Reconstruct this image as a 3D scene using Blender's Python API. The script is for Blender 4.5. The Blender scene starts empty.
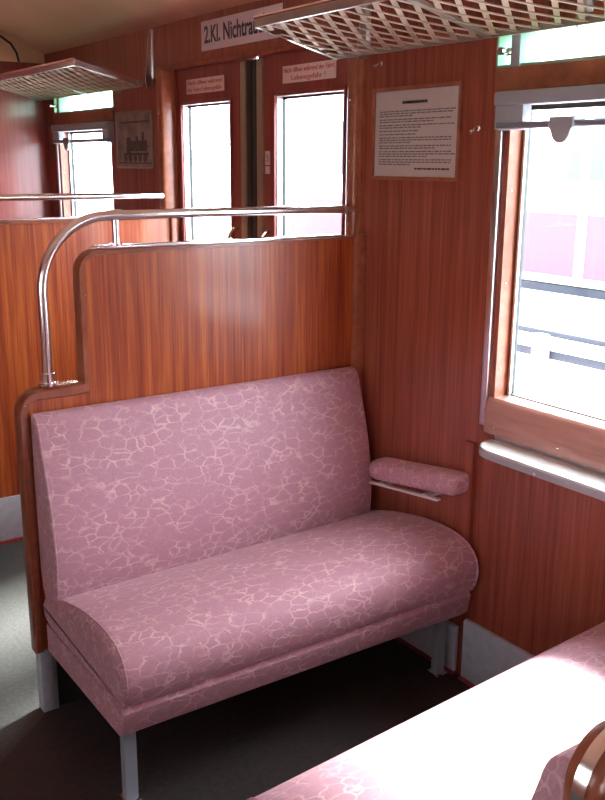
import bpy, bmesh, math, random
from mathutils import Vector, Matrix
random.seed(7)
C = bpy.context.scene.collection
S = bpy.context.scene
PI = math.pi

# ------------------------------------------------------------------ camera
yaw, pit, rol, fpx = 0.608057, 0.253061, 0.006515, 924.554
f = Vector((math.sin(yaw)*math.cos(pit), math.cos(yaw)*math.cos(pit), -math.sin(pit)))
r = f.cross(Vector((0, 0, 1))).normalized()
u = r.cross(f)
r2 = r*math.cos(rol)+u*math.sin(rol)
u2 = -r*math.sin(rol)+u*math.cos(rol)
cd = bpy.data.cameras.new('camera')
cam = bpy.data.objects.new('camera', cd)
C.objects.link(cam)
M = Matrix((( r2.x, u2.x, -f.x, -1.815), (r2.y, u2.y, -f.y, -2.30), (r2.z, u2.z, -f.z, 1.5), (0, 0, 0, 1)))
cam.matrix_world = M
cd.sensor_fit = 'HORIZONTAL'
cd.sensor_width = 36
cd.lens = fpx/605*36
cd.clip_start = 0.02
S.camera = cam

# ------------------------------------------------------------------ world and light
W = bpy.data.worlds.new('overcast_sky')
S.world = W
W.use_nodes = True
nt = W.node_tree
bg = nt.nodes['Background']
tc = nt.nodes.new('ShaderNodeTexCoord')
sep = nt.nodes.new('ShaderNodeSeparateXYZ')
cr = nt.nodes.new('ShaderNodeValToRGB')
cr.color_ramp.elements[0].position = 0.0
cr.color_ramp.elements[0].color = (0.80, 0.88, 1.0, 1)
cr.color_ramp.elements[1].position = 0.8
cr.color_ramp.elements[1].color = (0.90, 0.95, 1.0, 1)
nt.links.new(tc.outputs['Generated'], sep.inputs[0])
nt.links.new(sep.outputs['Z'], cr.inputs[0])
nt.links.new(cr.outputs[0], bg.inputs['Color'])
bg.inputs['Strength'].default_value = 22.0

sun = bpy.data.lights.new('sun', 'SUN')
sun.energy = 34.0
sun.angle = math.radians(12)
sun.color = (1.0, 0.95, 0.90)
so = bpy.data.objects.new('sun', sun)
C.objects.link(so)
# travels from outside the right wall, down and slightly towards the camera
so.rotation_euler = Vector((-0.62, -0.27, -0.80)).to_track_quat('-Z', 'Y').to_euler()

def portal(name, x, y0, y1, z0, z1, inward):
    l = bpy.data.lights.new(name, 'AREA')
    l.shape = 'RECTANGLE'
    l.size = y1-y0
    l.size_y = z1-z0
    l.cycles.is_portal = True
    o = bpy.data.objects.new(name, l)
    C.objects.link(o)
    o.location = (x, (y0+y1)/2, (z0+z1)/2)
    o.rotation_euler = Vector((inward, 0, 0)).to_track_quat('-Z', 'Z').to_euler()
XL = -2.90
for a, b in ((-1.26, -.60), (1.88, 2.54)):
    portal('window_portal', 0.10, a, b, .87, 1.64, -1)
    if a < 0:
        portal('window_portal', XL-.10, a, b, .87, 1.64, 1)
portal('window_portal', XL-.10, -3.05, -2.39, .87, 1.64, 1)
portal('window_portal', 0.10, -3.05, -2.39, .87, 1.64, -1)
portal('door_portal', 0.10, .09, 1.19, .99, 1.72, -1)

vs = S.view_settings
vs.view_transform = 'Standard'
vs.look = 'None'
vs.exposure = 0.0
vs.gamma = 1
vs.use_curve_mapping = False

# ------------------------------------------------------------------ materials
def mat(name, col, rough=.5, metal=0, spec=.5, coat=0, sheen=0):
    m = bpy.data.materials.new(name)
    m.use_nodes = True
    b = m.node_tree.nodes['Principled BSDF']
    b.inputs['Base Color'].default_value = (*col, 1)
    b.inputs['Roughness'].default_value = rough
    b.inputs['Metallic'].default_value = metal
    b.inputs['Specular IOR Level'].default_value = spec
    b.inputs['Coat Weight'].default_value = coat
    b.inputs['Sheen Weight'].default_value = sheen
    return m

def N(m, t, **kw):
    n = m.node_tree.nodes.new(t)
    for k, v in kw.items():
        setattr(n, k, v)
    return n

def L(m, a, b):
    m.node_tree.links.new(a, b)

def wood(name, dark, mid, light, rough=.36, coat=.22, scale=(46, 46, 1.1)):
    m = mat(name, mid, rough, coat=coat)
    m.node_tree.nodes['Principled BSDF'].inputs['Coat Roughness'].default_value = .09
    t = N(m, 'ShaderNodeTexCoord')
    mp = N(m, 'ShaderNodeMapping')
    mp.inputs['Scale'].default_value = scale
    L(m, t.outputs['Object'], mp.inputs[0])
    n1 = N(m, 'ShaderNodeTexNoise')
    n1.inputs['Scale'].default_value = 1.0
    n1.inputs['Detail'].default_value = 4
    n1.inputs['Roughness'].default_value = .62
    n1.inputs['Distortion'].default_value = .35
    L(m, mp.outputs[0], n1.inputs['Vector'])
    mp2 = N(m, 'ShaderNodeMapping')
    mp2.inputs['Scale'].default_value = tuple(s*4.5 for s in scale)
    L(m, t.outputs['Object'], mp2.inputs[0])
    n2 = N(m, 'ShaderNodeTexNoise')
    n2.inputs['Scale'].default_value = 1.0
    n2.inputs['Detail'].default_value = 3
    L(m, mp2.outputs[0], n2.inputs['Vector'])
    mx = N(m, 'ShaderNodeMath', operation='MULTIPLY_ADD')
    mx.inputs[1].default_value = .35
    L(m, n2.outputs[0], mx.inputs[0])
    ml = N(m, 'ShaderNodeMath', operation='MULTIPLY')
    ml.inputs[1].default_value = .65
    L(m, n1.outputs[0], ml.inputs[0])
    L(m, ml.outputs[0], mx.inputs[2])
    c = N(m, 'ShaderNodeValToRGB')
    e = c.color_ramp.elements
    e[0].position = .36
    e[0].color = (*dark, 1)
    e[1].position = .64
    e[1].color = (*light, 1)
    q = e.new(.5)
    q.color = (*mid, 1)
    L(m, mx.outputs[0], c.inputs[0])
    L(m, c.outputs[0], m.node_tree.nodes['Principled BSDF'].inputs['Base Color'])
    return m

MW = wood('mahogany_wall', (.19, .035, .022), (.29, .068, .040), (.38, .105, .060))
MP = wood('mahogany_partition', (.21, .028, .010), (.37, .073, .020), (.55, .155, .034))
MT = wood('wood_trim', (.25, .075, .040), (.33, .105, .055), (.40, .14, .075), scale=(9, 9, 9), rough=.32)
MB = wood('wood_board', (.36, .16, .13), (.43, .21, .175), (.48, .25, .21), scale=(9, 3, 30), rough=.3)
MD = wood('door_wood', (.19, .036, .032), (.26, .055, .046), (.33, .078, .062), rough=.3)

def cloth():
    m = mat('pink_velvet', (.45, .2, .24), .62, spec=.35, sheen=.45)
    b = m.node_tree.nodes['Principled BSDF']
    b.inputs['Sheen Roughness'].default_value = .4
    b.inputs['Sheen Tint'].default_value = (1, .72, .78, 1)
    t = N(m, 'ShaderNodeTexCoord')
    mp = N(m, 'ShaderNodeMapping')
    mp.inputs['Scale'].default_value = (24, 38, 40)
    L(m, t.outputs['Object'], mp.inputs[0])
    nz = N(m, 'ShaderNodeTexNoise')
    nz.inputs['Scale'].default_value = 1.3
    nz.inputs['Detail'].default_value = 2
    L(m, mp.outputs[0], nz.inputs['Vector'])
    ad = N(m, 'ShaderNodeVectorMath', operation='MULTIPLY_ADD')
    ad.inputs[1].default_value = (.7, .7, .7)
    L(m, nz.outputs['Color'], ad.inputs[0])
    L(m, mp.outputs[0], ad.inputs[2])
    v = N(m, 'ShaderNodeTexVoronoi', feature='DISTANCE_TO_EDGE')
    v.inputs['Scale'].default_value = 1.0
    L(m, ad.outputs[0], v.inputs['Vector'])
    c = N(m, 'ShaderNodeValToRGB')
    e = c.color_ramp.elements
    e[0].position = .015
    e[0].color = (1, 1, 1, 1)
    e[1].position = .10
    e[1].color = (0, 0, 0, 1)
    L(m, v.outputs['Distance'], c.inputs[0])
    # broken up so that some veins fade
    n3 = N(m, 'ShaderNodeTexNoise')
    n3.inputs['Scale'].default_value = .7
    L(m, mp.outputs[0], n3.inputs['Vector'])
    c3 = N(m, 'ShaderNodeValToRGB')
    c3.color_ramp.elements[0].position = .36
    c3.color_ramp.elements[1].position = .62
    L(m, n3.outputs[0], c3.inputs[0])
    mu = N(m, 'ShaderNodeMath', operation='MULTIPLY')
    L(m, c.outputs[0], mu.inputs[0])
    L(m, c3.outputs[0], mu.inputs[1])
    mk = N(m, 'ShaderNodeMix', data_type='RGBA')
    mk.inputs[6].default_value = (.55, .30, .37, 1)
    mk.inputs[7].default_value = (.78, .50, .54, 1)
    L(m, mu.outputs[0], mk.inputs[0])
    fn = N(m, 'ShaderNodeTexNoise')
    fn.inputs['Scale'].default_value = 260
    fn.inputs['Detail'].default_value = 1
    L(m, t.outputs['Object'], fn.inputs['Vector'])
    hm = N(m, 'ShaderNodeMix', data_type='RGBA', blend_type='MULTIPLY')
    hm.inputs[0].default_value = .5
    cc = N(m, 'ShaderNodeValToRGB')
    cc.color_ramp.elements[0].position = .3
    cc.color_ramp.elements[0].color = (.65, .65, .68, 1)
    cc.color_ramp.elements[1].position = .7
    L(m, fn.outputs[0], cc.inputs[0])
    L(m, mk.outputs[2], hm.inputs[6])
    L(m, cc.outputs[0], hm.inputs[7])
    L(m, hm.outputs[2], b.inputs['Base Color'])
    ro = N(m, 'ShaderNodeMath', operation='MULTIPLY_ADD')
    ro.inputs[1].default_value = -.3
    ro.inputs[2].default_value = .62
    L(m, mu.outputs[0], ro.inputs[0])
    L(m, ro.outputs[0], b.inputs['Roughness'])
    bp = N(m, 'ShaderNodeBump')
    bp.inputs['Strength'].default_value = .35
    bp.inputs['Distance'].default_value = .002
    L(m, mu.outputs[0], bp.inputs['Height'])
    L(m, bp.outputs[0], b.inputs['Normal'])
    return m
MV = cloth()

def speckle(name, c0, c1, scale, rough, spec=.5):
    m = mat(name, c0, rough, spec=spec)
    t = N(m, 'ShaderNodeTexCoord')
    n = N(m, 'ShaderNodeTexNoise')
    n.inputs['Scale'].default_value = scale
    n.inputs['Detail'].default_value = 3
    L(m, t.outputs['Object'], n.inputs['Vector'])
    c = N(m, 'ShaderNodeValToRGB')
    c.color_ramp.elements[0].position = .35
    c.color_ramp.elements[0].color = (*c0, 1)
    c.color_ramp.elements[1].position = .65
    c.color_ramp.elements[1].color = (*c1, 1)
    L(m, n.outputs[0], c.inputs[0])
    L(m, c.outputs[0], m.node_tree.nodes['Principled BSDF'].inputs['Base Color'])
    return m
MFL = speckle('floor_lino', (.040, .044, .042), (.066, .070, .067), 90, .6)
MCE = speckle('ceiling_paint', (.66, .36, .24), (.70, .39, .26), 6, .45)
MCH = mat('chrome', (.92, .92, .94), .20, 1)
MAL = mat('aluminium', (.72, .72, .74), .28, 1)
MGR = mat('grey_paint', (.36, .38, .42), .45)
MSK = speckle('skirting_grey', (.44, .49, .58), (.52, .57, .66), 40, .45)
MRK = mat('rack_enamel', (.40, .35, .31), .32, .5)
MNT = mat('cord_net', (.50, .39, .30), .8)
MRB = mat('black_rubber', (.025, .03, .03), .5)
MKH = mat('door_edge_metal', (.42, .36, .26), .35, .6)
MRD = mat('red_lino_edge', (.30, .04, .04), .5)
MPA = mat('paper', (.74, .60, .57), .6)
MPW = mat('sign_enamel', (.74, .60, .66), .4)
MPR = mat('sign_red', (.50, .03, .04), .5)
MPP = mat('sign_plate', (.78, .60, .56), .45)
MIN = mat('ink', (.035, .03, .05), .6)
MIG = mat('grey_ink', (.20, .17, .17), .6)
MLD = mat('ledge_laminate', (.80, .80, .80), .25)
MSC = mat('screw_brass', (.75, .62, .50), .25, 1)
MGN = mat('vent_frame_green', (.28, .42, .30), .35)
ME = wood('edge_wood', (.22, .060, .032), (.29, .085, .045), (.35, .115, .060), scale=(9, 9, 9), rough=.3)
MRO = mat('steel_rod', (.28, .33, .40), .3, .6)
MSB2 = mat('satin_metal', (.80, .78, .80), .5, .4)
MLG = mat('leg_paint', (.30, .35, .41), .4)
MDK = mat('shade_and_seam', (.02, .015, .015), .6)  # near-black for the painted shade under the bench and the ceiling seam

def glass(name, tint=(1, 1, 1)):
    m = bpy.data.materials.new(name)
    m.use_nodes = True
    n = m.node_tree
    n.nodes.remove(n.nodes['Principled BSDF'])
    tr = N(m, 'ShaderNodeBsdfTransparent')
    tr.inputs[0].default_value = (*tint, 1)
    gl = N(m, 'ShaderNodeBsdfGlossy')
    gl.inputs['Roughness'].default_value = .02
    lw = N(m, 'ShaderNodeLayerWeight')
    lw.inputs[0].default_value = .5
    pw = N(m, 'ShaderNodeMath', operation='POWER')
    pw.inputs[1].default_value = 5
    L(m, lw.outputs['Facing'], pw.inputs[0])
    fr = N(m, 'ShaderNodeMath', operation='MULTIPLY_ADD')
    fr.inputs[1].default_value = .95
    fr.inputs[2].default_value = .04
    L(m, pw.outputs[0], fr.inputs[0])
    mx = N(m, 'ShaderNodeMixShader')
    L(m, fr.outputs[0], mx.inputs[0])
    L(m, tr.outputs[0], mx.inputs[1])
    L(m, gl.outputs[0], mx.inputs[2])
    L(m, mx.outputs[0], n.nodes['Material Output'].inputs[0])
    return m
MG = glass('window_glass', (.96, .98, .98))
MGV = glass('vent_glass', (.80, 1.0, .88))

# ------------------------------------------------------------------ mesh helpers
def obj(name, bm, m, parent=None, smooth=True):
    bmesh.ops.recalc_face_normals(bm, faces=bm.faces)
    me = bpy.data.meshes.new(name)
    bm.to_mesh(me)
    bm.free()
    me.materials.append(m)
    if smooth:
        for p in me.polygons:
            p.use_smooth = True
        try:
            me.set_sharp_from_angle(angle=math.radians(38))
        except Exception:
            pass
    o = bpy.data.objects.new(name, me)
    C.objects.link(o)
    if parent:
        o.parent = parent
    return o

def box(bm, x0, x1, y0, y1, z0, z1, bev=0, seg=2):
    g = bmesh.ops.create_cube(bm, size=1)
    vs_ = g['verts']
    for v in vs_:
        v.co = Vector(((x0+x1)/2+v.co.x*(x1-x0), (y0+y1)/2+v.co.y*(y1-y0), (z0+z1)/2+v.co.z*(z1-z0)))
    if bev:
        es = list({e for v in vs_ for e in v.link_edges})
        bmesh.ops.bevel(bm, geom=es, offset=bev, segments=seg, profile=.5, affect='EDGES')
    return bm

def B(*a, **k):
    return box(bmesh.new(), *a, **k)

def prism(bm, pts, axis, a0, a1, bev=0):
    """closed 2-D outline extruded along an axis ('x': pts are y,z; 'y': pts are x,z; 'z': pts are x,y)"""
    def P(p, a):
        return {'x': (a, p[0], p[1]), 'y': (p[0], a, p[1]), 'z': (p[0], p[1], a)}[axis]
    A = [bm.verts.new(P(p, a0)) for p in pts]
    D = [bm.verts.new(P(p, a1)) for p in pts]
    n = len(pts)
    fs = [bm.faces.new(A), bm.faces.new(D[::-1])]
    for i in range(n):
        bm.faces.new((A[i], A[(i+1) % n], D[(i+1) % n], D[i]))
    if bev:
        es = [e for f_ in fs for e in f_.edges]
        bmesh.ops.bevel(bm, geom=es, offset=bev, segments=2, profile=.5, affect='EDGES')
    return bm

def tube(bm, pts, rad, seg=12, cap=True, flat=None):
    """sweep a circle (or a flat a x b section) along a polyline"""
    pts = [Vector(p) for p in pts]
    rings = []
    up = None
    for i, p in enumerate(pts):
        if i == 0:
            t = pts[1]-p
        elif i == len(pts)-1:
            t = p-pts[i-1]
        else:
            t = (pts[i+1]-p).normalized()+(p-pts[i-1]).normalized()
        t.normalize()
        if up is None:
            up = Vector((0, 0, 1)) if abs(t.z) < .9 else Vector((0, 1, 0))
            if flat:
                up = Vector(flat[2])
        a = t.cross(up).normalized()
        b = a.cross(t).normalized()
        up = b
        if flat:
            ring = [bm.verts.new(p+a*flat[0]*sx/2+b*flat[1]*sy/2) for sx, sy in ((1, 1), (-1, 1), (-1, -1), (1, -1))]
        else:
            rr = rad[i] if isinstance(rad, (list, tuple)) else rad
            ring = [bm.verts.new(p+a*rr*math.cos(2*PI*k/seg)+b*rr*math.sin(2*PI*k/seg)) for k in range(seg)]
        rings.append(ring)
    n = len(rings[0])
    for i in range(len(rings)-1):
        for k in range(n):
            bm.faces.new((rings[i][k], rings[i][(k+1) % n], rings[i+1][(k+1) % n], rings[i+1][k]))
    if cap:
        bm.faces.new(rings[0][::-1])
        bm.faces.new(rings[-1])
    return bm

def T(*a, **k):
    return tube(bmesh.new(), *a, **k)

def arc(cx, cy, rr, a0, a1, n):
    return [(cx+rr*math.cos(math.radians(a0+(a1-a0)*i/n)), cy+rr*math.sin(math.radians(a0+(a1-a0)*i/n))) for i in range(n+1)]

def offset_poly(pts, d):
    n = len(pts)
    area = sum(pts[i][0]*pts[(i+1) % n][1]-pts[(i+1) % n][0]*pts[i][1] for i in range(n))
    s = 1 if area > 0 else -1
    out = []
    for i in range(n):
        p0, p, p1 = Vector(pts[i-1]), Vector(pts[i]), Vector(pts[(i+1) % n])
        e0 = (p-p0).normalized()
        e1 = (p1-p).normalized()
        n0 = Vector((-e0.y, e0.x))*s
        n1 = Vector((-e1.y, e1.x))*s
        m = (n0+n1)
        m.normalize()
        k = max(.5, m.dot(n1))
        out.append(tuple(p+m*d/k))
    return out

def smooth_poly(pts, it=2):
    for _ in range(it):
        q = []
        n = len(pts)
        for i in range(n):
            a, b = pts[i], pts[(i+1) % n]
            q.append((a[0]*.75+b[0]*.25, a[1]*.75+b[1]*.25))
            q.append((a[0]*.25+b[0]*.75, a[1]*.25+b[1]*.75))
        pts = q
    return pts

def cushion(bm, pts, x0, x1, rr, n=5, mid=10, bulge=0):
    """closed y,z outline lofted along x with rounded ends"""
    secs = []
    for i in range(n+1):
        a = PI/2*i/n
        secs.append((x0+rr*(1-math.sin(a)), rr*(1-math.cos(PI/2-a)) if False else rr*(1-math.sin(a))))
    ends = []
    for i in range(n+1):
        a = PI/2*i/n
        ends.append((rr*(1-math.cos(a)), rr*(1-math.sin(a))))
    S_ = [(x0+dx, ins) for dx, ins in ends]
    for i in range(1, mid):
        S_.append((x0+rr+(x1-x0-2*rr)*i/mid, 0))
    S_ += [(x1-dx, ins) for dx, ins in ends[::-1]]
    rings = []
    for x, ins in S_:
        P = offset_poly(pts, ins) if ins > 1e-6 else pts
        rings.append([bm.verts.new((x, p[0], p[1])) for p in P])
    m = len(pts)
    for i in range(len(rings)-1):
        for k in range(m):
            bm.faces.new((rings[i][k], rings[i][(k+1) % m], rings[i+1][(k+1) % m], rings[i+1][k]))
    bm.faces.new(rings[0][::-1])
    bm.faces.new(rings[-1])
    return bm

def wall_x(bm, x0, x1, y0, y1, z0, z1, holes):
    ys = sorted({y0, y1, *[h[0] for h in holes], *[h[1] for h in holes]})
    zs = sorted({z0, z1, *[h[2] for h in holes], *[h[3] for h in holes]})
    def solid(i, j):
        if i < 0 or j < 0 or i >= len(ys)-1 or j >= len(zs)-1:
            return False
        cy, cz = (ys[i]+ys[i+1])/2, (zs[j]+zs[j+1])/2
        return not any(h[0] < cy < h[1] and h[2] < cz < h[3] for h in holes)
    cache = {}
    def V(x, y, z):
        k = (round(x, 5), round(y, 5), round(z, 5))
        if k not in cache:
            cache[k] = bm.verts.new((x, y, z))
        return cache[k]
    for i in range(len(ys)-1):
        for j in range(len(zs)-1):
            if not solid(i, j):
                continue
            a, b, c, d = ys[i], ys[i+1], zs[j], zs[j+1]
            bm.faces.new((V(x0, a, c), V(x0, b, c), V(x0, b, d), V(x0, a, d)))
            bm.faces.new((V(x1, a, c), V(x1, b, c), V(x1, b, d), V(x1, a, d)))
            if not solid(i-1, j):
                bm.faces.new((V(x0, a, c), V(x1, a, c), V(x1, a, d), V(x0, a, d)))
            if not solid(i+1, j):
                bm.faces.new((V(x0, b, c), V(x1, b, c), V(x1, b, d), V(x0, b, d)))
            if not solid(i, j-1):
                bm.faces.new((V(x0, a, c), V(x1, a, c), V(x1, b, c), V(x0, b, c)))
            if not solid(i, j+1):
                bm.faces.new((V(x0, a, d), V(x1, a, d), V(x1, b, d), V(x0, b, d)))
    return bm

def empty(name, loc=(0, 0, 0), rz=0):
    o = bpy.data.objects.new(name, None)
    o.empty_display_size = .05
    C.objects.link(o)
    o.location = loc
    o.rotation_euler = (0, 0, rz)
    return o

def tag(o, label, cat, group=None, kind=None):
    o['label'] = label
    o['category'] = cat
    if group:
        o['group'] = group
    if kind:
        o['kind'] = kind
    return o

def struct(name, bm, m, parent=None, smooth=True):
    o = obj(name, bm, m, parent, smooth)
    if not parent:
        o['kind'] = 'structure'
    return o

def copy_tree(o, parent=None):
    c = o.copy()
    C.objects.link(c)
    if parent:
        c.parent = parent
    for ch in [k for k in bpy.data.objects if k.parent == o]:
        copy_tree(ch, c)
    return c

def screw(parent, x, y, z, rad=.0045, ax='x', name='screw'):
    bm = bmesh.new()
    d = {'x': Vector((1, 0, 0)), 'y': Vector((0, 1, 0))}[ax]
    p = Vector((x, y, z))
    tube(bm, [p+d*.004, p, p-d*.0015, p-d*.0028], [rad, rad, rad*.8, rad*.35], seg=12)
    return obj(name, bm, MSC, parent)

# ------------------------------------------------------------------ room shell
YN, YF = -3.60, 2.70
ZW = 2.03
holesR = [(-1.26, -.60, .875, 1.64), (-1.30, -.54, 1.73, 1.815), (.06, 1.22, 0.0, 1.85),
          (1.88, 2.54, .875, 1.64), (1.84, 2.60, 1.73, 1.815), (-3.05, -2.39, .875, 1.64)]
struct('floor', B(XL-.08, .08, YN-.05, YF+.05, -.08, 0), MFL)
MFB = speckle('bay_floor_shade', (.026, .019, .018), (.042, .031, .029), 70, .6)  # floor colour darkened to carry the shadow in the seating bay
fb = struct('floor_shade_sheet', prism(bmesh.new(), [(0, -1.80), (0, .0), (-1.09, .0), (-1.106, -.034), (-1.30, -.20), (-1.62, -.45), (-1.62, -1.80)], 'z', -.002, .0035), MFB, smooth=False)  # dark sheet as painted shadow, slanted edge running out from the partition foot
struct('wall_right', wall_x(bmesh.new(), 0, .07, YN, YF, 0, ZW+.2, holesR), MW, smooth=False)
struct('wall_left', wall_x(bmesh.new(), XL-.07, XL, YN, YF, 0, ZW+.2, [(-1.26, -.60, .875, 1.64), (-3.05, -2.39, .875, 1.64)]), MW, smooth=False)
struct('wall_far', B(XL-.07, .07, YF, YF+.05, 0, 1.985), MD, smooth=False)
struct('trim_10', B(XL, .0, YF-.004, YF+.05, 1.985, 2.5), MCE, smooth=False)
struct('wall_near', B(XL-.07, .07, YN-.05, YN, 0, 2.5), MW, smooth=False)
cp = []
for i in range(25):
    t = i/24
    x = XL*t
    h = 1-abs(2*t-1)**2.6
    cp.append((x, ZW+.28*h))
struct('ceiling', prism(bmesh.new(), [(.07, ZW), *cp, (XL-.07, ZW), (XL-.07, 2.6), (.07, 2.6)], 'y', YN-.05, YF+.05), MCE)

# skirting boards
def base(name, y0, y1, z1, x=-.012):
    o = struct(name, B(x, .001, y0, y1, .012, z1, bev=.002), MSK)
    obj('floor_edge_strip', B(x-.008, .0, y0, y1, .0, .012), MRD, o)
    return o
base('baseboard_right', -.515, -.03, .160)
base('baseboard_near', YN, -.545, .200)
base('baseboard_beyond', 1.30, YF, .18)
# upright wood mouldings where the partitions meet the wall
def post_trim(name, yc, s, dp=.024):
    pts = [(yc-.034, 0), (yc-.034, -(dp-.012))] + [(yc+.010+.024*math.cos(math.radians(a)), -(dp-.012)-.012*math.sin(math.radians(a))) for a in range(180, -1, -20)][::1] + [(yc+.034, 0)]
    pts = [(q, p) for p, q in pts]
    pts = [(x, yc+(y-yc)*s) for x, y in pts]
    o = struct(name, prism(bmesh.new(), pts, 'z', 0, 1.85), MT)
    for z in (.93, 1.15, 1.31, 1.50, 1.68):
        screw(o, -dp-.0005, yc+s*.008, z, .0035)
    return o
post_trim('trim_1', .022, 1)
post_trim('trim_2', 1.262, -1, .062)
post_trim('trim_9', 1.345, -1)
for n_, yy in (('trim_6', 0), ('trim_7', 1.245)):
    cb = struct(n_, B(-.038, .0, yy-.034, yy-.014, .17, 1.283, bev=.004), MT)
    for z in (.90, 1.22):
        screw(cb, -.022, yy-.0325, z, .0034, 'y')
# header over the entrance and the slim batten beside the front of the seat
hd = struct('trim_3', B(-.014, .0, -.01, 1.36, 1.85, 1.868, bev=.003), MW)
bt = struct('trim_4', prism(bmesh.new(), [(-.55, .74), (-.55, .20), (-.545, .190), (-.535, .185), (-.522, .190), (-.517, .20), (-.517, .74)], 'x', -.014, 0), MW)

# ------------------------------------------------------------------ windows
def window(n1, n2, y1, full=True):
    """y1 = far edge of the opening"""
    y0 = y1-.66
    w = empty(n1, (.0, 0, 0))
    w['kind'] = 'structure'
    a, b, c, d = y0, y1, .875, 1.64
    bm = bmesh.new()
    t = .012
    for q in ((y0, y0+t, c, d), (y1-t, y1, c, d), (y0, y1, c, c+t), (y0, y1, d-t, d)):
        box(bm, .050, .068, *q)
    obj('glazing_gasket', bm, MRB, w)
    obj('pane', B(.057, .061, y0+.004, y1-.004, c+.004, d-.004), MG, w)
    bm = bmesh.new()
    box(bm, .042, .050, y1-.017, y1-.010, c, d)
    obj('glazing_bead', bm, MAL, w)
    bm = bmesh.new()
    box(bm, -.012, .004, y1+.016, y1+.038, .80, 1.585, bev=.003)
    obj('aluminium_strip', bm, MAL, w)
    # lining boards inside the opening
    bm = bmesh.new()
    box(bm, -.001, .05, y1-.004, y1+.001, .875, 1.64)
    box(bm, -.001, .05, y0-.001, y0+.004, .875, 1.64)
    j = obj('side_lining', bm, MT, w)
    for z in (.96, 1.19, 1.43):
        screw(j, .016, y1-.0035, z, .004, 'y')
    bm = prism(bmesh.new(), [(-.018, .785), (-.018, .845), (-.010, .872), (.0, .882), (.050, .884), (.050, .876), (.0, .870), (.0, .785)], 'y', y0-.045, y1+.014)
    s = obj('sill_board', bm, MB, w)
    for k in range(3):
        screw(s, -.017, y1-.02-k*.222, .805, .0052)
    obj('head_board', B(-.010, .0, y0-.05, y1+.05, 1.672, 1.728, bev=.002), MT, w)
    # vent light above
    v = empty(n2, (0, 0, 0))
    v['kind'] = 'structure'
    va, vb, vc, vd = y0-.04, y1+.06, 1.73, 1.815
    bm = bmesh.new()
    t = .006
    for q in ((va, va+t, vc, vd), (vb-t, vb, vc, vd), (va, vb, vc, vc+t), (va, vb, vd-t, vd)):
        box(bm, .0, .055, *q)
    obj('frame', bm, MGN, v)
    obj('mullion', B(-.004, .055, y1-.022, y1+.008, vc, vd, bev=.002), MGR, v)
    obj('vent_pane', B(.03, .034, va+.004, vb-.004, vc+.004, vd-.004), MGV, v)
    bm = bmesh.new()
    tube(bm, [(-.004, y1+.010, 1.765), (-.010, y1+.010, 1.765), (-.012, y1+.010, 1.765), (-.034, y1+.010, 1.765)], [.010, .010, .006, .006], seg=14)
    tube(bm, [(-.030, y1+.010, 1.765), (-.040, y1+.010, 1.765)], .0095, seg=14)
    obj('latch_knob', bm, MCH, v)
    return w
window('window_1', 'window_2', -.60)
window('window_3', 'window_4', 2.54)
w5 = empty('window_5')
w5['kind'] = 'structure'
obj('pane', B(.057, .061, -3.046, -2.394, .879, 1.636), MG, w5)
for k, (a, b, c, d) in enumerate(((-1.26, -.60, .875, 1.64), (-3.05, -2.39, .875, 1.64))):
    q = empty('window_%d' % (6+k))
    q['kind'] = 'structure'
    obj('pane', B(XL-.060, XL-.056, a+.004, b-.004, c+.004, d-.004), MG, q)
    bm = bmesh.new()
    for e_ in ((a, a+.02, c, d), (b-.02, b, c, d), (a, b, c, c+.02), (a, b, d-.02, d)):
        box(bm, XL-.068, XL-.05, *e_)
    obj('frame', bm, MRB, q)

# roller blinds: cassette, pull rod, grip
def blind(y1, label):
    t = empty('roller_blind', (0, y1, 1.6))
    y0 = -.70
    bm = bmesh.new()
    box(bm, -.036, .002, y0, .026, .036, .070, bev=.004)
    box(bm, -.030, .002, -.068, .026, -.022, .037, bev=.004)
    box(bm, -.030, .002, y0, y0+.078, -.022, .037, bev=.004)
    obj('cassette', bm, MGR, t)
    obj('pull_rod', T([(-.030, y0+.005, -.012), (-.030, .012, -.012)], .0085, seg=14), MRO, t)
    pts = [(-.235, .004), (-.165, .004), (-.165, -.022)] + [(-.200+.028*math.cos(math.radians(a)), -.026+.030*math.sin(math.radians(a))) for a in range(0, -181, -15)] + [(-.235, -.022)]
    obj('grip', prism(bmesh.new(), pts, 'x', -.046, -.036, bev=.0015), MGR, t)
    tag(t, label, 'blind', 'roller blinds')
    return t
blind(-.60, 'raised roller blind with grey case, steel rod and rounded grip on the large right window')
blind(2.54, 'raised roller blind on the small far window at the left')

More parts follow.
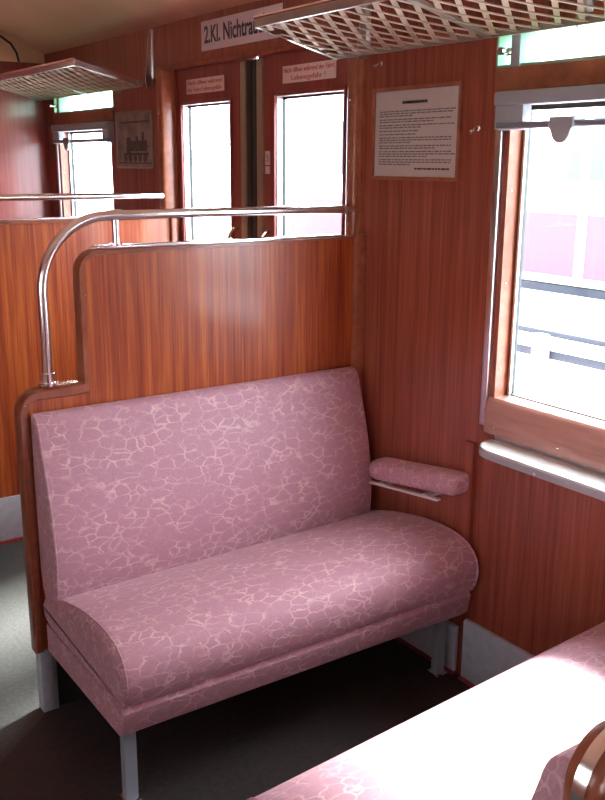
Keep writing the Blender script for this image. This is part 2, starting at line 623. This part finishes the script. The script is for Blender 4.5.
# ------------------------------------------------------------------ entrance doors
def door(name, y0, y1, gy0, gy1, seal):
    d = empty(name)
    d['kind'] = 'structure'
    gz0, gz1 = 1.0, 1.712
    bm = wall_x(bmesh.new(), .008, .048, y0, y1, 0.0, 1.85, [(gy0, gy1, gz0, gz1)])
    obj('door_leaf', bm, MD, d, smooth=False)
    bm = bmesh.new()
    t = .007
    for q in ((gy0, gy0+t, gz0, gz1), (gy1-t, gy1, gz0, gz1), (gy0, gy1, gz0, gz0+t), (gy0, gy1, gz1-t, gz1)):
        box(bm, .034, .046, *q)
    obj('glazing_gasket', bm, MRB, d)
    obj('pane', B(.038, .042, gy0+.003, gy1-.003, gz0+.003, gz1-.003), MG, d)
    bm = bmesh.new()
    t = .012
    for q in ((gy0-t, gy0, gz0-t, gz1+t), (gy1, gy1+t, gz0-t, gz1+t), (gy0, gy1, gz0-t, gz0), (gy0, gy1, gz1, gz1+t)):
        box(bm, .000, .010, *q, bev=.002)
    obj('window_bead', bm, MD, d)
    obj('reveal_strip', B(.010, .034, gy1-.004, gy1+.001, gz0, gz1), MAL, d)
    if seal > 0:
        e0, e1 = y1-.035, y1
    else:
        e0, e1 = y0, y0+.035
    obj('edge_strip', B(-.002, .010, e0, e1, .02, 1.842, bev=.003), MKH, d)
    yc = (y1+.018, ) if seal > 0 else (y0-.018, )
    obj('rubber_seal', B(.002, .040, yc[0]-.0185, yc[0]+.0185, .0, 1.845, bev=.006), MRB, d)
    yh = e0-.035 if seal > 0 else e1+.035
    h = []
    for i in range(9):
        a = PI*i/8
        h.append((.006-.045*math.sin(a), yh, 1.20+.055*math.cos(a)))
    obj('door_handle', T(h, .007, seg=10), MSC, d)
    return d
d1 = door('door_1', .062, .602, .098, .490, 1)
d2 = door('door_2', .678, 1.218, .795, 1.180, -1)

# ------------------------------------------------------------------ writing
def text_mesh(txt, size, m, parent, name, fit=None):
    """lettering in the wall plane X = const, reading towards -Y as seen from inside"""
    cu = bpy.data.curves.new('lettering', 'FONT')
    cu.body = txt
    cu.size = size
    cu.extrude = .0004
    cu.offset = .0016 if size > .05 else 0
    cu.align_x = 'LEFT'
    to = bpy.data.objects.new('lettering', cu)
    C.objects.link(to)
    bpy.context.view_layer.update()
    me = bpy.data.meshes.new_from_object(to.evaluated_get(bpy.context.evaluated_depsgraph_get()))
    bpy.data.objects.remove(to)
    me.name = name
    xs = [v.co.x for v in me.vertices]
    w = max(xs)-min(xs)
    sx = fit/w if fit else 1
    mn = min(xs)
    for v in me.vertices:
        x, y, z = v.co
        v.co = (-z, -(x-mn)*sx, y)
    me.materials.clear()
    me.materials.append(m)
    o = bpy.data.objects.new(name, me)
    C.objects.link(o)
    o.parent = parent
    return o

t = empty('class_sign', (0, .99, 1.90))
obj('plate', B(-.004, 0, -.555, 0, 0, .105, bev=.001), MPW, t)
tx = text_mesh('2.Kl. Nichtraucher', .085, MIN, t, 'lettering', .505)
tx.location = (-.0045, -.025, .027)
tag(t, 'long pale enamel sign reading 2.Kl. Nichtraucher above the entrance doors', 'sign')

def door_sign(yl, w, lines, label):
    t = empty('warning_sign', (.008, yl, 1.752))
    obj('plate', B(-.003, 0, -w, 0, 0, .055, bev=.0008), MPP, t)
    for k, (s, f_) in enumerate(lines):
        q = text_mesh(s, .022, MPR, t, 'lettering', f_)
        q.location = (-.0034, -(w-f_)/2, .033-k*.025)
    tag(t, label, 'sign', 'warning signs above the door windows')
door_sign(1.135, .295, [('Nicht öffnen während', .27), ('der Fahrt Lebensgefahr', .27)], 'small pink sign with two red lines above the left door window')
door_sign(.445, .300, [('Nicht öffnen während der Fahrt', .285), ('Lebensgefahr !', .19)], 'small pink sign with red lettering above the right door window')

t = empty('number_plate', (.008, .556, 1.455))
obj('plate', B(-.003, 0, -.028, .0, .030, .078, bev=.0008), MPW, t)
obj('blank_plate', B(-.003, 0, -.028, .0, 0, .026, bev=.0008), MPW, t)
q = text_mesh('5', .035, MIG, t, 'lettering', .013)
q.location = (-.0034, -.008, .042)
tag(t, 'tiny white numbered plate on the right door beside its window', 'sign')

# framed notice
t = empty('framed_notice', (0, -.060, 1.448))
w_, h_ = .372, .258
bm = bmesh.new()
for q in ((-w_, 0, 0, .010), (-w_, 0, h_-.010, h_), (-w_, -w_+.010, .01, h_-.01), (-.010, 0, .01, h_-.01)):
    box(bm, -.012, 0, *q, bev=.001)
obj('frame', bm, MT, t)
obj('paper_sheet', B(-.005, -.001, -w_+.008, -.008, .008, h_-.008), MPA, t)
rg = random.Random(3)
bm = bmesh.new()
z = h_-.068
for para in (3, 2, 2, 1, 1, 3, 2, 3, 3):
    for ln in range(para):
        y = -.030
        end = -.335 if ln < para-1 else -.03-rg.uniform(.07, .24)
        while y > end:
            ww = rg.uniform(.006, .022)
            box(bm, -.0056, -.0048, y-ww, y, z, z+.0034)
            y -= ww+.004
        z -= .0066
    z -= .0028
obj('printed_lines', bm, MIG, t)
bm = bmesh.new()
y = -.130
while y > -.235:
    ww = rg.uniform(.006, .012)
    box(bm, -.0056, -.0048, y-ww, y, h_-.047, h_-.039)
    y -= ww+.002
obj('printed_heading', bm, MIN, t)
bm = bmesh.new()
y = -.19
while y > -.33:
    ww = rg.uniform(.008, .02)
    box(bm, -.0056, -.0048, y-ww, y, .030, .035)
    y -= ww+.003
obj('printed_signature', bm, MIN, t)
obj('glazing', B(-.0085, -.0075, -w_+.009, -.009, .009, h_-.009), MG, t)
tag(t, 'large framed printed notice behind glass on the wall beside the big window', 'notice')

# framed picture of a steam locomotive
t = empty('framed_picture', (0, 1.805, 1.462))
w_, h_ = .375, .245
bm = bmesh.new()
for q in ((-w_, 0, 0, .008), (-w_, 0, h_-.008, h_), (-w_, -w_+.008, .008, h_-.008), (-.008, 0, .008, h_-.008)):
    box(bm, -.010, 0, *q, bev=.001)
obj('frame', bm, MRK, t)
MPH = speckle('aged_print', (.20, .16, .14), (.38, .31, .27), 14, .5)
MPD = speckle('print_dark', (.05, .045, .04), (.12, .10, .09), 40, .5)
obj('print_sheet', B(-.004, -.001, -w_+.006, -.006, .006, h_-.006), MPH, t)
bm = bmesh.new()
# boiler, smokebox, cab, chimney, dome, wheels and buffer beam, in flat print relief
box(bm, -.0046, -.004, -.31, -.14, .075, .12)
box(bm, -.0046, -.004, -.15, -.105, .065, .135)
box(bm, -.0046, -.004, -.285, -.265, .12, .155)
box(bm, -.0046, -.004, -.225, -.20, .12, .138)
box(bm, -.0046, -.004, -.325, -.07, .058, .068)
for yy in (-.29, -.24, -.19, -.14, -.09):
    tube(bm, [(-.0046, yy, .047), (-.004, yy, .047)], .018, seg=16)
box(bm, -.0046, -.004, -.34, -.05, .195, .203)
box(bm, -.0046, -.004, -.36, -.02, .022, .027)
obj('printed_locomotive', bm, MPD, t)
tag(t, 'small framed print of a steam locomotive beside the far window', 'picture')

# ------------------------------------------------------------------ partitions
def partition(loc, label, rz=0):
    t = empty('partition', loc, rz)
    out = [(-1.11, .19), (-1.11, .865)]
    out += [(x, z) for x, z in arc(-1.05, .865, .06, 180, 90, 8)][1:]
    out += [(-.955, .927)] + [(-.932, .930)]
    out += [(-.932, 1.215)] + [(x, z) for x, z in arc(-.872, 1.215, .06, 180, 90, 8)][1:]
    out += [(-.024, 1.276), (-.024, .19)]
    obj('panel', prism(bmesh.new(), out, 'y', -.016, .016), MP, t)
    # solid wood edging following the outline
    path = out[:-2]+[(-.03, 1.276)]
    bm = bmesh.new()
    inner, w = [], .024
    for i, p in enumerate(path):
        a = Vector(path[max(0, i-1)])
        b = Vector(path[min(len(path)-1, i+1)])
        d = (b-a).normalized()
        w_ = w if p[1] < .93 else .014
        inner.append((p[0]+d.y*w_, p[1]-d.x*w_))
    inner[9] = (-1.05+.0, .897)
    for i, p in enumerate(path):
        if p[1] > 1.2759:
            inner[i] = (p[0], p[1]-.007)
    # keep the concave corner tidy
    ci = path.index((-.955, .927))
    inner[ci] = (-.96, .897)
    inner[ci+1] = (-.916, .900)
    inner[ci+2] = (-.917, 1.215)
    rows = []
    for (p, q) in zip(path, inner):
        o_ = ((q[0]-p[0])*.0, 0)
        px, pz = p
        qx, qz = q
        dx, dz = qx-px, qz-pz
        rows.append([(px, -.019, pz), (px-dx*.06, -.010, pz-dz*.06), (px-dx*.06, .010, pz-dz*.06), (px, .019, pz),
                     (px+dx*.15, .024, pz+dz*.15), (px+dx*.85, .024, pz+dz*.85), (qx, .016, qz),
                     (qx, -.016, qz), (px+dx*.85, -.024, pz+dz*.85), (px+dx*.15, -.024, pz+dz*.15)])
    V = [[bm.verts.new(c) for c in row] for row in rows]
    n = len(V[0])
    for i in range(len(V)-1):
        for k in range(n):
            bm.faces.new((V[i][k], V[i][(k+1) % n], V[i+1][(k+1) % n], V[i+1][k]))
    bm.faces.new(V[0][::-1])
    bm.faces.new(V[-1])
    obj('edge_moulding', bm, ME, t)
    obj('skirting', B(-1.100, -.02, -.020, .020, .002, .192, bev=.002), MSK, t)
    # chrome capping strips
    obj('capping_strip', prism(bmesh.new(), [(-.885, 1.276), (-.875, 1.283), (-.075, 1.283), (-.062, 1.276)], 'y', -.016, .016, bev=.001), MCH, t)
    obj('capping_strip', B(-1.045, -.945, -.012, .012, .927, .934, bev=.002), MSC, t)
    for z in (.55, .89, 1.05):
        pass
    for x, z in ((-1.094, .89), (-.917, .99), (-.917, 1.16)):
        screw(t, x, -.0245, z, .0032, 'y')
    # handrail
    h = empty('handrail')
    rail = [(-1.021, 0, .935), (-1.021, 0, 1.05), (-1.022, 0, 1.17)]
    cx, cz, rx, rz_ = -.840, 1.17, .182, .189
    for i in range(1, 15):
        a = math.radians(180-90*i/14)
        rail.append((cx+rx*math.cos(a), 0, cz+rz_*math.sin(a)))
    rail += [(-.60, 0, 1.360), (-.3, 0, 1.359), (-.066, 0, 1.357)]
    C.objects.unlink(h)
    bpy.data.objects.remove(h)
    hr = obj('handrail', T(rail, .0128, seg=16), MCH, t)
    bm = bmesh.new()
    tube(bm, [(-1.021, 0, .931), (-1.021, 0, .938), (-1.021, 0, .939), (-1.021, 0, .962), (-1.021, 0, .965)], [.024, .024, .017, .017, .013], seg=18)
    obj('socket', bm, MCH, hr)
    bm = bmesh.new()
    tube(bm, [(-.070, 0, 1.357), (-.062, 0, 1.357), (-.054, 0, 1.357), (-.050, 0, 1.357), (-.022, 0, 1.357)], [.0132, .0138, .012, .007, .007], seg=18)
    obj('wall_flange', bm, MAL, hr)
    bm = bmesh.new()
    tube(bm, [(-.815, 0, 1.281), (-.815, 0, 1.286), (-.815, 0, 1.287), (-.815, 0, 1.352)], [.018, .018, .009, .009], seg=16)
    tube(bm, [(-.832, 0, 1.3595), (-.798, 0, 1.3600)], .0145, seg=16)
    obj('support_post', bm, MCH, hr)
    tag(t, label, 'partition')
    return t
p_mid = partition((0, 0, 0), 'stepped mahogany partition with chrome handrail standing behind the whole pink bench')
p_far = copy_tree(p_mid)
p_far.location = (0, 1.245, 0)
p_far['label'] = 'far mahogany partition across the entrance, only its left half and rail showing'
for q_ in [c for c in p_mid.children if c.name.startswith('skirting')]:
    q_.name = 'post_foot'
    q_.data = q_.data.copy()
    for v in q_.data.vertices:
        if v.co.x > -.5:
            v.co.x = -1.056
obj('underbench_shade', B(-1.056, -.02, -.012, .012, .003, .190), MDK, p_mid)  # dark sheet standing in for the shade under the bench
obj('floor_edge_strip', B(-1.10, -.03, -.030, -.019, 0, .012), MRD, p_far)
p_near = copy_tree(p_mid)
for q_ in (p_mid, p_far, p_near):
    q_['group'] = 'partitions between the seating bays'
p_near.location = (0, -1.792, 0)
p_near['label'] = 'near partition corner with wooden edge at the bottom right of the photo'

# ------------------------------------------------------------------ benches
def bench(loc, rz, label, depth=1.0, flip=False):
    t = empty('bench', loc, rz)
    # seat cushion cross-section (y, z) with front at -y
    raw = [(-.035, .335), (-.035, .355), (-.12, .385), (-.20, .412), (-.29, .432), (-.37, .443), (-.45, .445), (-.51, .434),
           (-.545, .410), (-.562, .375), (-.562, .335), (-.550, .300), (-.535, .285), (-.3, .285), (-.05, .285)]
    raw = [(y*depth, z) for y, z in raw]
    pts = smooth_poly(raw, 2)
    seat = obj('seat_cushion', cushion(bmesh.new(), pts, -1.092, -.012, .022, mid=12), MV, t)
    def skew(o_):
        for v in o_.data.vertices:
            k = (v.co.x+1.09)/1.09
            k = 1-k if flip else k
            v.co.y *= 1+.07*k
            v.co.z += .02*k
    skew(seat)
    # piping round each end of the cushion
    for x in (-1.080, -.024):
        q = offset_poly(pts, -.0005)
        loop = [(x, a, b) for a, b in q]
        skew(obj('piping', T(loop+[loop[0]], .0028, seg=6, cap=False), MV, seat))
    band = [(-.05, .205), (-.05, .288), (-.530, .288), (-.540, .27), (-.530, .215), (-.520, .205)]
    band = [(y*depth, z) for y, z in band]
    skew(obj('seat_valance', cushion(bmesh.new(), band, -1.088, -.016, .008, mid=4), MV, t))
    # backrest
    raw = [(-.020, .34), (-.125, .355), (-.140, .42), (-.143, .52), (-.128, .62), (-.103, .72), (-.075, .80), (-.062, .852), (-.040, .868), (-.020, .868)]
    pts = smooth_poly([raw[0], *raw[1:], (-.019, .6)], 2)
    bk = obj('backrest', cushion(bmesh.new(), pts, -1.082, -.040, .006, n=3, mid=8), MV, t)
    bm = bmesh.new()
    loop = [(-1.078, a, b) for a, b in offset_poly(pts, -.0005)]
    obj('piping', T(loop+[loop[0]], .0026, seg=6, cap=False), MV, bk)
    fr = bmesh.new()
    box(fr, -1.06, -.04, -.45*depth, -.42*depth, .185, .206)
    box(fr, -1.06, -.04, -.12, -.09, .185, .206)
    box(fr, -1.06, -1.03, -.45*depth, -.09, .185, .206)
    box(fr, -.07, -.04, -.45*depth, -.09, .185, .206)
    obj('frame', fr, MGR, t)
    for x in (-1.052, -.052):
        bm = bmesh.new()
        y = -.488*depth
        tube(bm, [(x, y, .004), (x, y, .207)], 0, flat=(.026, .030, (1, 0, 0)))
        lg = obj('leg', bm, MLG, t)
        bm = bmesh.new()
        box(bm, x-.022, x+.022, y-.024, y+.024, .0, .014, bev=.003)
        tube(bm, [(x-.012, y-.020, .012), (x-.012, y-.020, .020)], .007, seg=10)
        obj('foot', bm, MCH, lg)
    tag(t, label, 'bench', 'pink velvet benches')
    return t
bench((0, 0, 0), 0, 'whole pink velvet bench with backrest standing against the stepped partition')
rim = [(x, 0, z) for x, z in [(-1.1135, .80), (-1.1135, .865)] + arc(-1.05, .865, .0635, 180, 95, 8)[1:]]
es = obj('edge_strip', T(rim, 0, flat=(.016, .004, (1, 0, 0)), cap=True), MCH, p_near)
for x, z in ((-1.114, .83),):
    bmx = T([(x, 0, z), (x-.003, 0, z+.002)], .005, seg=10)
    obj('screw', bmx, MSC, es)
b2 = bench((-1.112, -1.776, 0), PI, 'brightly lit pink bench cut by the bottom right corner, nearest the window', depth=1.245, flip=True)

# armrest pad on the wall
def pad(loc, label):
    t = empty('armrest', loc)
    sec = smooth_poly([(-.010, -.030), (-.060, -.034), (-.074, -.022), (-.076, .016), (-.062, .034), (-.012, .036), (-.004, .02), (-.004, -.02)], 2)
    bm = bmesh.new()
    rings = []
    st = [(-.155, .35), (-.158, .62), (-.166, .84), (-.180, .97), (-.20, 1), (-.30, 1), (-.42, 1), (-.49, 1), (-.522, .96), (-.534, .82), (-.539, .6), (-.541, .35)]
    for y, s in st:
        k = (y+.16)/-.42
        zc = .565+.060*k-.015*(1-k)*0
        rings.append([bm.verts.new((-.04+(a+.04)*(.5+.5*s), y, zc+b*s)) for a, b in sec])
    m = len(sec)
    for i in range(len(rings)-1):
        for k in range(m):
            bm.faces.new((rings[i][k], rings[i][(k+1) % m], rings[i+1][(k+1) % m], rings[i+1][k]))
    bm.faces.new(rings[0][::-1])
    bm.faces.new(rings[-1])
    obj('pad', bm, MV, t)
    bm = bmesh.new()
    tube(bm, [(-.066, -.165, .524), (-.066, -.475, .561)], 0, flat=(.014, .007, (0, 0, 1)))
    for y in (-.22, -.42):
        box(bm, -.068, .0, y-.012, y+.012, .524-(y+.165)*.119, .531-(y+.165)*.119)
    obj('support_bar', bm, MSB2, t)
    tag(t, label, 'armrest')
pad((0, 0, 0), 'narrow pink padded armrest fixed to the wall at the right end of the whole bench')

# window ledge
t = empty('window_ledge', (0, -.64, .76))
x1 = -.098
out = [(0, -.62), (0, .028)] + [(x1/2+abs(x1/2)*math.sin(math.radians(a))*-1 if False else x1*.5-abs(x1)*.5*math.cos(math.radians(a)), .0+.03*math.sin(math.radians(a))) for a in ()]
out = [(-.001, -.62), (-.001, .014), (-.02, .024), (-.045, .022), (-.070, .012), (-.088, -.008), (-.096, -.030), (x1, -.055), (x1, -.62)]
obj('ledge_top', prism(bmesh.new(), out, 'z', .004, .010), MLD, t)
o2 = offset_poly(out, -.003)
o2 = [(min(a, -.0005), b) for a, b in o2]
obj('metal_edging', prism(bmesh.new(), o2, 'z', -.014, .0045, bev=.0015), MGR, t)
obj('upstand', B(-.006, .0, -.62, .022, .010, .026, bev=.001), MAL, t)
for k in range(2):
    y = -.205-.35*k
    tube_ = T([(x1+.001, y, -.008), (x1-.004, y, -.008)], .004, seg=10)
    obj('rivet', tube_, MAL, t)
tag(t, 'white window ledge with metal edging below the large right window', 'ledge')

# small fittings on the wall
def hook(y, z, label, s=1):
    t = empty('coat_hook', (0, y, z))
    obj('back_plate', T([(0, 0, 0), (-.003, 0, 0), (-.005, 0, 0)], [.010*s, .010*s, .007*s], seg=16), MCH, t)
    obj('hook', T([(-.003, 0, 0), (-.020*s, 0, -.002), (-.026*s, 0, -.012*s), (-.032*s, 0, -.016*s), (-.038*s, 0, -.006*s)], [.004, .004, .004, .004, .006], seg=10), MCH, t)
    tag(t, label, 'hook', 'coat hooks')
hook(-.086, 1.775, 'small chrome coat hook on the wall above the framed notice', .7)
hook(-.492, 1.586, 'small chrome coat hook between the framed notice and the big window', .8)

# ------------------------------------------------------------------ luggage racks
def rack(y_end, y_far, label, bars, dirn):
    """the end with the corner bracket is y_end; the rack runs to y_far"""
    t = empty('luggage_rack', (0, y_end, 1.80))
    Ln = y_far-y_end
    xo, zo, xi, zi = -.325, .078, -.030, .008
    bm = bmesh.new()
    tube(bm, [(xo, 0, zo), (xo, Ln, zo)], 0, flat=(.012, .024, (0, 0, 1)))
    obj('front_rail', bm, MAL, t)
    bm = bmesh.new()
    tube(bm, [(xo-.002, 0, zo+.014), (xo-.002, Ln, zo+.014)], .0055, seg=10)
    obj('rail_bead', bm, MCH, t)
    obj('rear_rail', T([(xi, 0, zi), (xi, Ln, zi)], 0, flat=(.010, .016, (0, 0, 1))), MRK, t)
    for e_ in (0, Ln):
        obj('end_rail', T([(xo, e_, zo), (xi, e_, zi)], 0, flat=(.012, .022, (0, 0, 1))), MCH if e_ == 0 else MRK, t)
    for y in bars:
        obj('cross_bar', T([(xo, y-y_end, zo-.004), (xi, y-y_end, zi-.004)], 0, flat=(.020, .010, (0, 0, 1))), MRK, t)
    # slack diamond netting of flat cord
    bm = bmesh.new()
    p = .068
    def zz(x, y):
        k = (x-xo)/(xi-xo)
        return zo+(zi-zo)*k-.002-.006*math.sin(PI*max(0, min(1, k)))
    y0, y1 = min(0, Ln), max(0, Ln)
    Wd = xi-xo
    n = int((y1-y0+Wd*1.0)/p)+2
    for s_ in (1, -1):
        for i in range(-1, n):
            pts = []
            ys = y0-Wd*.75+i*p if s_ > 0 else y0+i*p
            for k in range(13):
                x = xo+Wd*k/12
                y = ys+s_*.75*Wd*k/12
                if y0 <= y <= y1:
                    pts.append((x, y, zz(x, y)+s_*.0012))
            if len(pts) > 1:
                tube(bm, pts, 0, flat=(.013, .003, (0, 0, 1)))
    for k in range(2, 12, 3):
        pass
    nt_ = obj('netting', bm, MNT, t, smooth=False)
    return t, nt_

def rack_bracket(t, y):
    bm = bmesh.new()
    prism(bm, [(-.001, .215), (-.014, .215), (-.036, .02), (-.030, -.006), (-.001, -.006)], 'y', y-.0025, y+.0025)
    box(bm, -.006, 0, y-.018, y+.018, .03, .222, bev=.002)
    o = obj('wall_bracket', bm, MAL, t)
    for z in (.06, .13, .20):
        screw(o, -.0065, y, z, .004)
    return o
r1, _ = rack(.085, -1.78, '', [-.545, -1.16], -1)
rack_bracket(r1, -.10)
rack_bracket(r1, -.90)
tag(r1, 'near luggage rack with chrome rail and cord netting overhead at the top right', 'luggage rack', 'luggage racks')
r2_, _ = rack(1.46, 2.69, '', [2.07], 1)
rack_bracket(r2_, -.04)
tag(r2_, 'far luggage rack with dull rails and netting at the top left', 'luggage rack', 'luggage racks')

# thin tube for the dark seam between curved ceiling and end wall
t = obj('ceiling_seam', T([(-.42, 2.690, 2.175), (-.30, 2.690, 2.14), (-.23, 2.690, 2.107), (-.175, 2.690, 2.072), (-.148, 2.690, 2.03), (-.138, 2.690, 1.985)], .006, seg=8), MDK)
tag(t, 'short dark curved ceiling seam high on the end wall in the top left corner', 'ceiling_seam')

# ------------------------------------------------------------------ outside
ZG = -.95
MSN = speckle('snowy_ground', (.60, .61, .63), (.75, .76, .78), 1.5, .8)
g = struct('ground', B(-30, 40, -30, 45, ZG-.2, ZG), MSN)
MWB = mat('railcar_cream', (.80, .82, .80), .4)
MPK = mat('railcar_magenta', (.14, .072, .112), .9, spec=.05)
MUN = speckle('underframe_grey', (.05, .055, .065), (.075, .085, .10), 5, .9, .05)
MWN = mat('railcar_window', (.075, .088, .092), .6, spec=.1)
MSB = mat('side_sill_grey', (.050, .057, .072), .9, spec=.05)
MFN = mat('fence_white', (.8, .8, .8), .6)
t = empty('railcar', (5, 0, ZG))
y0, y1 = -9.0, 7.9
off = -ZG
obj('body', B(0, 2.7, y0, y1, .40+off, 3.1+off-.6, bev=.05), MWB, t)
obj('lower_band', B(-.012, .0, y0+.06, y1-.06, .49+off, 1.05+off), MPK, t)
for i in range(9):
    y = 3.14-1.5*i+3.0
    obj('door_pillar', B(-.02, -.010, y-.05-.0, y+.05, .42+off, 1.9+off), MWB, t)
for i in range(8):
    y = 6.6-1.9*i
    w = obj('side_window', B(-.016, .01, y-.55, y+.55, 1.35+off, 1.95+off, bev=.01), MWN, t)
obj('underframe', B(.03, 2.6, y0+.1, y1-.1, .18, .40+off), MSB, t)
for yy in (6.2, 4.1, -4.0, -6.0):
    bm = bmesh.new()
    tube(bm, [(.30, yy, .50), (.42, yy, .50)], .46, seg=28)
    tube(bm, [(.20, yy, .50), (.30, yy, .50)], .12, seg=16)
    obj('wheel', bm, MUN, t)
tag(t, 'cream railcar with magenta lower band standing on the next track outside', 'train')
t = empty('added_light_screen', (-7.5, 0, ZG))  # added building out of view, softens daylight entering the opposite windows
MBR = speckle('light_screen_render', (.42, .40, .38), (.50, .48, .46), 3, .8)
obj('wall', B(-4, 0, -14, 16, 0, 5.2), MBR, t)
obj('roof', prism(bmesh.new(), [(.9, 5.1), (-2, 7.2), (-4.9, 5.1)], 'y', -14.5, 16.5), MUN, t)
tag(t, 'added pale building, unseen, softening the light through the opposite windows', 'light screen')
t = empty('fence', (3.2, 0, ZG))
t.location.x = 3.44
obj('top_rail', B(-.03, .01, -5, 9, 1.13, 1.225, bev=.008), MFN, t)
for i in range(8):
    y = 2.18-1.3*(i-4)
    obj('fence_post', B(-.05, .03, y-.055, y+.055, 0, 1.235, bev=.01), MFN, t)
struct('platform', B(3.52, 4.88, -14, 7.6, ZG, .35, bev=.01), MSN)
struct('trim_8', B(3.49, 3.53, -14, 7.6, .10, .30), MSB)
tag(t, 'white timber fence seen through the big window in front of the railcar', 'fence')
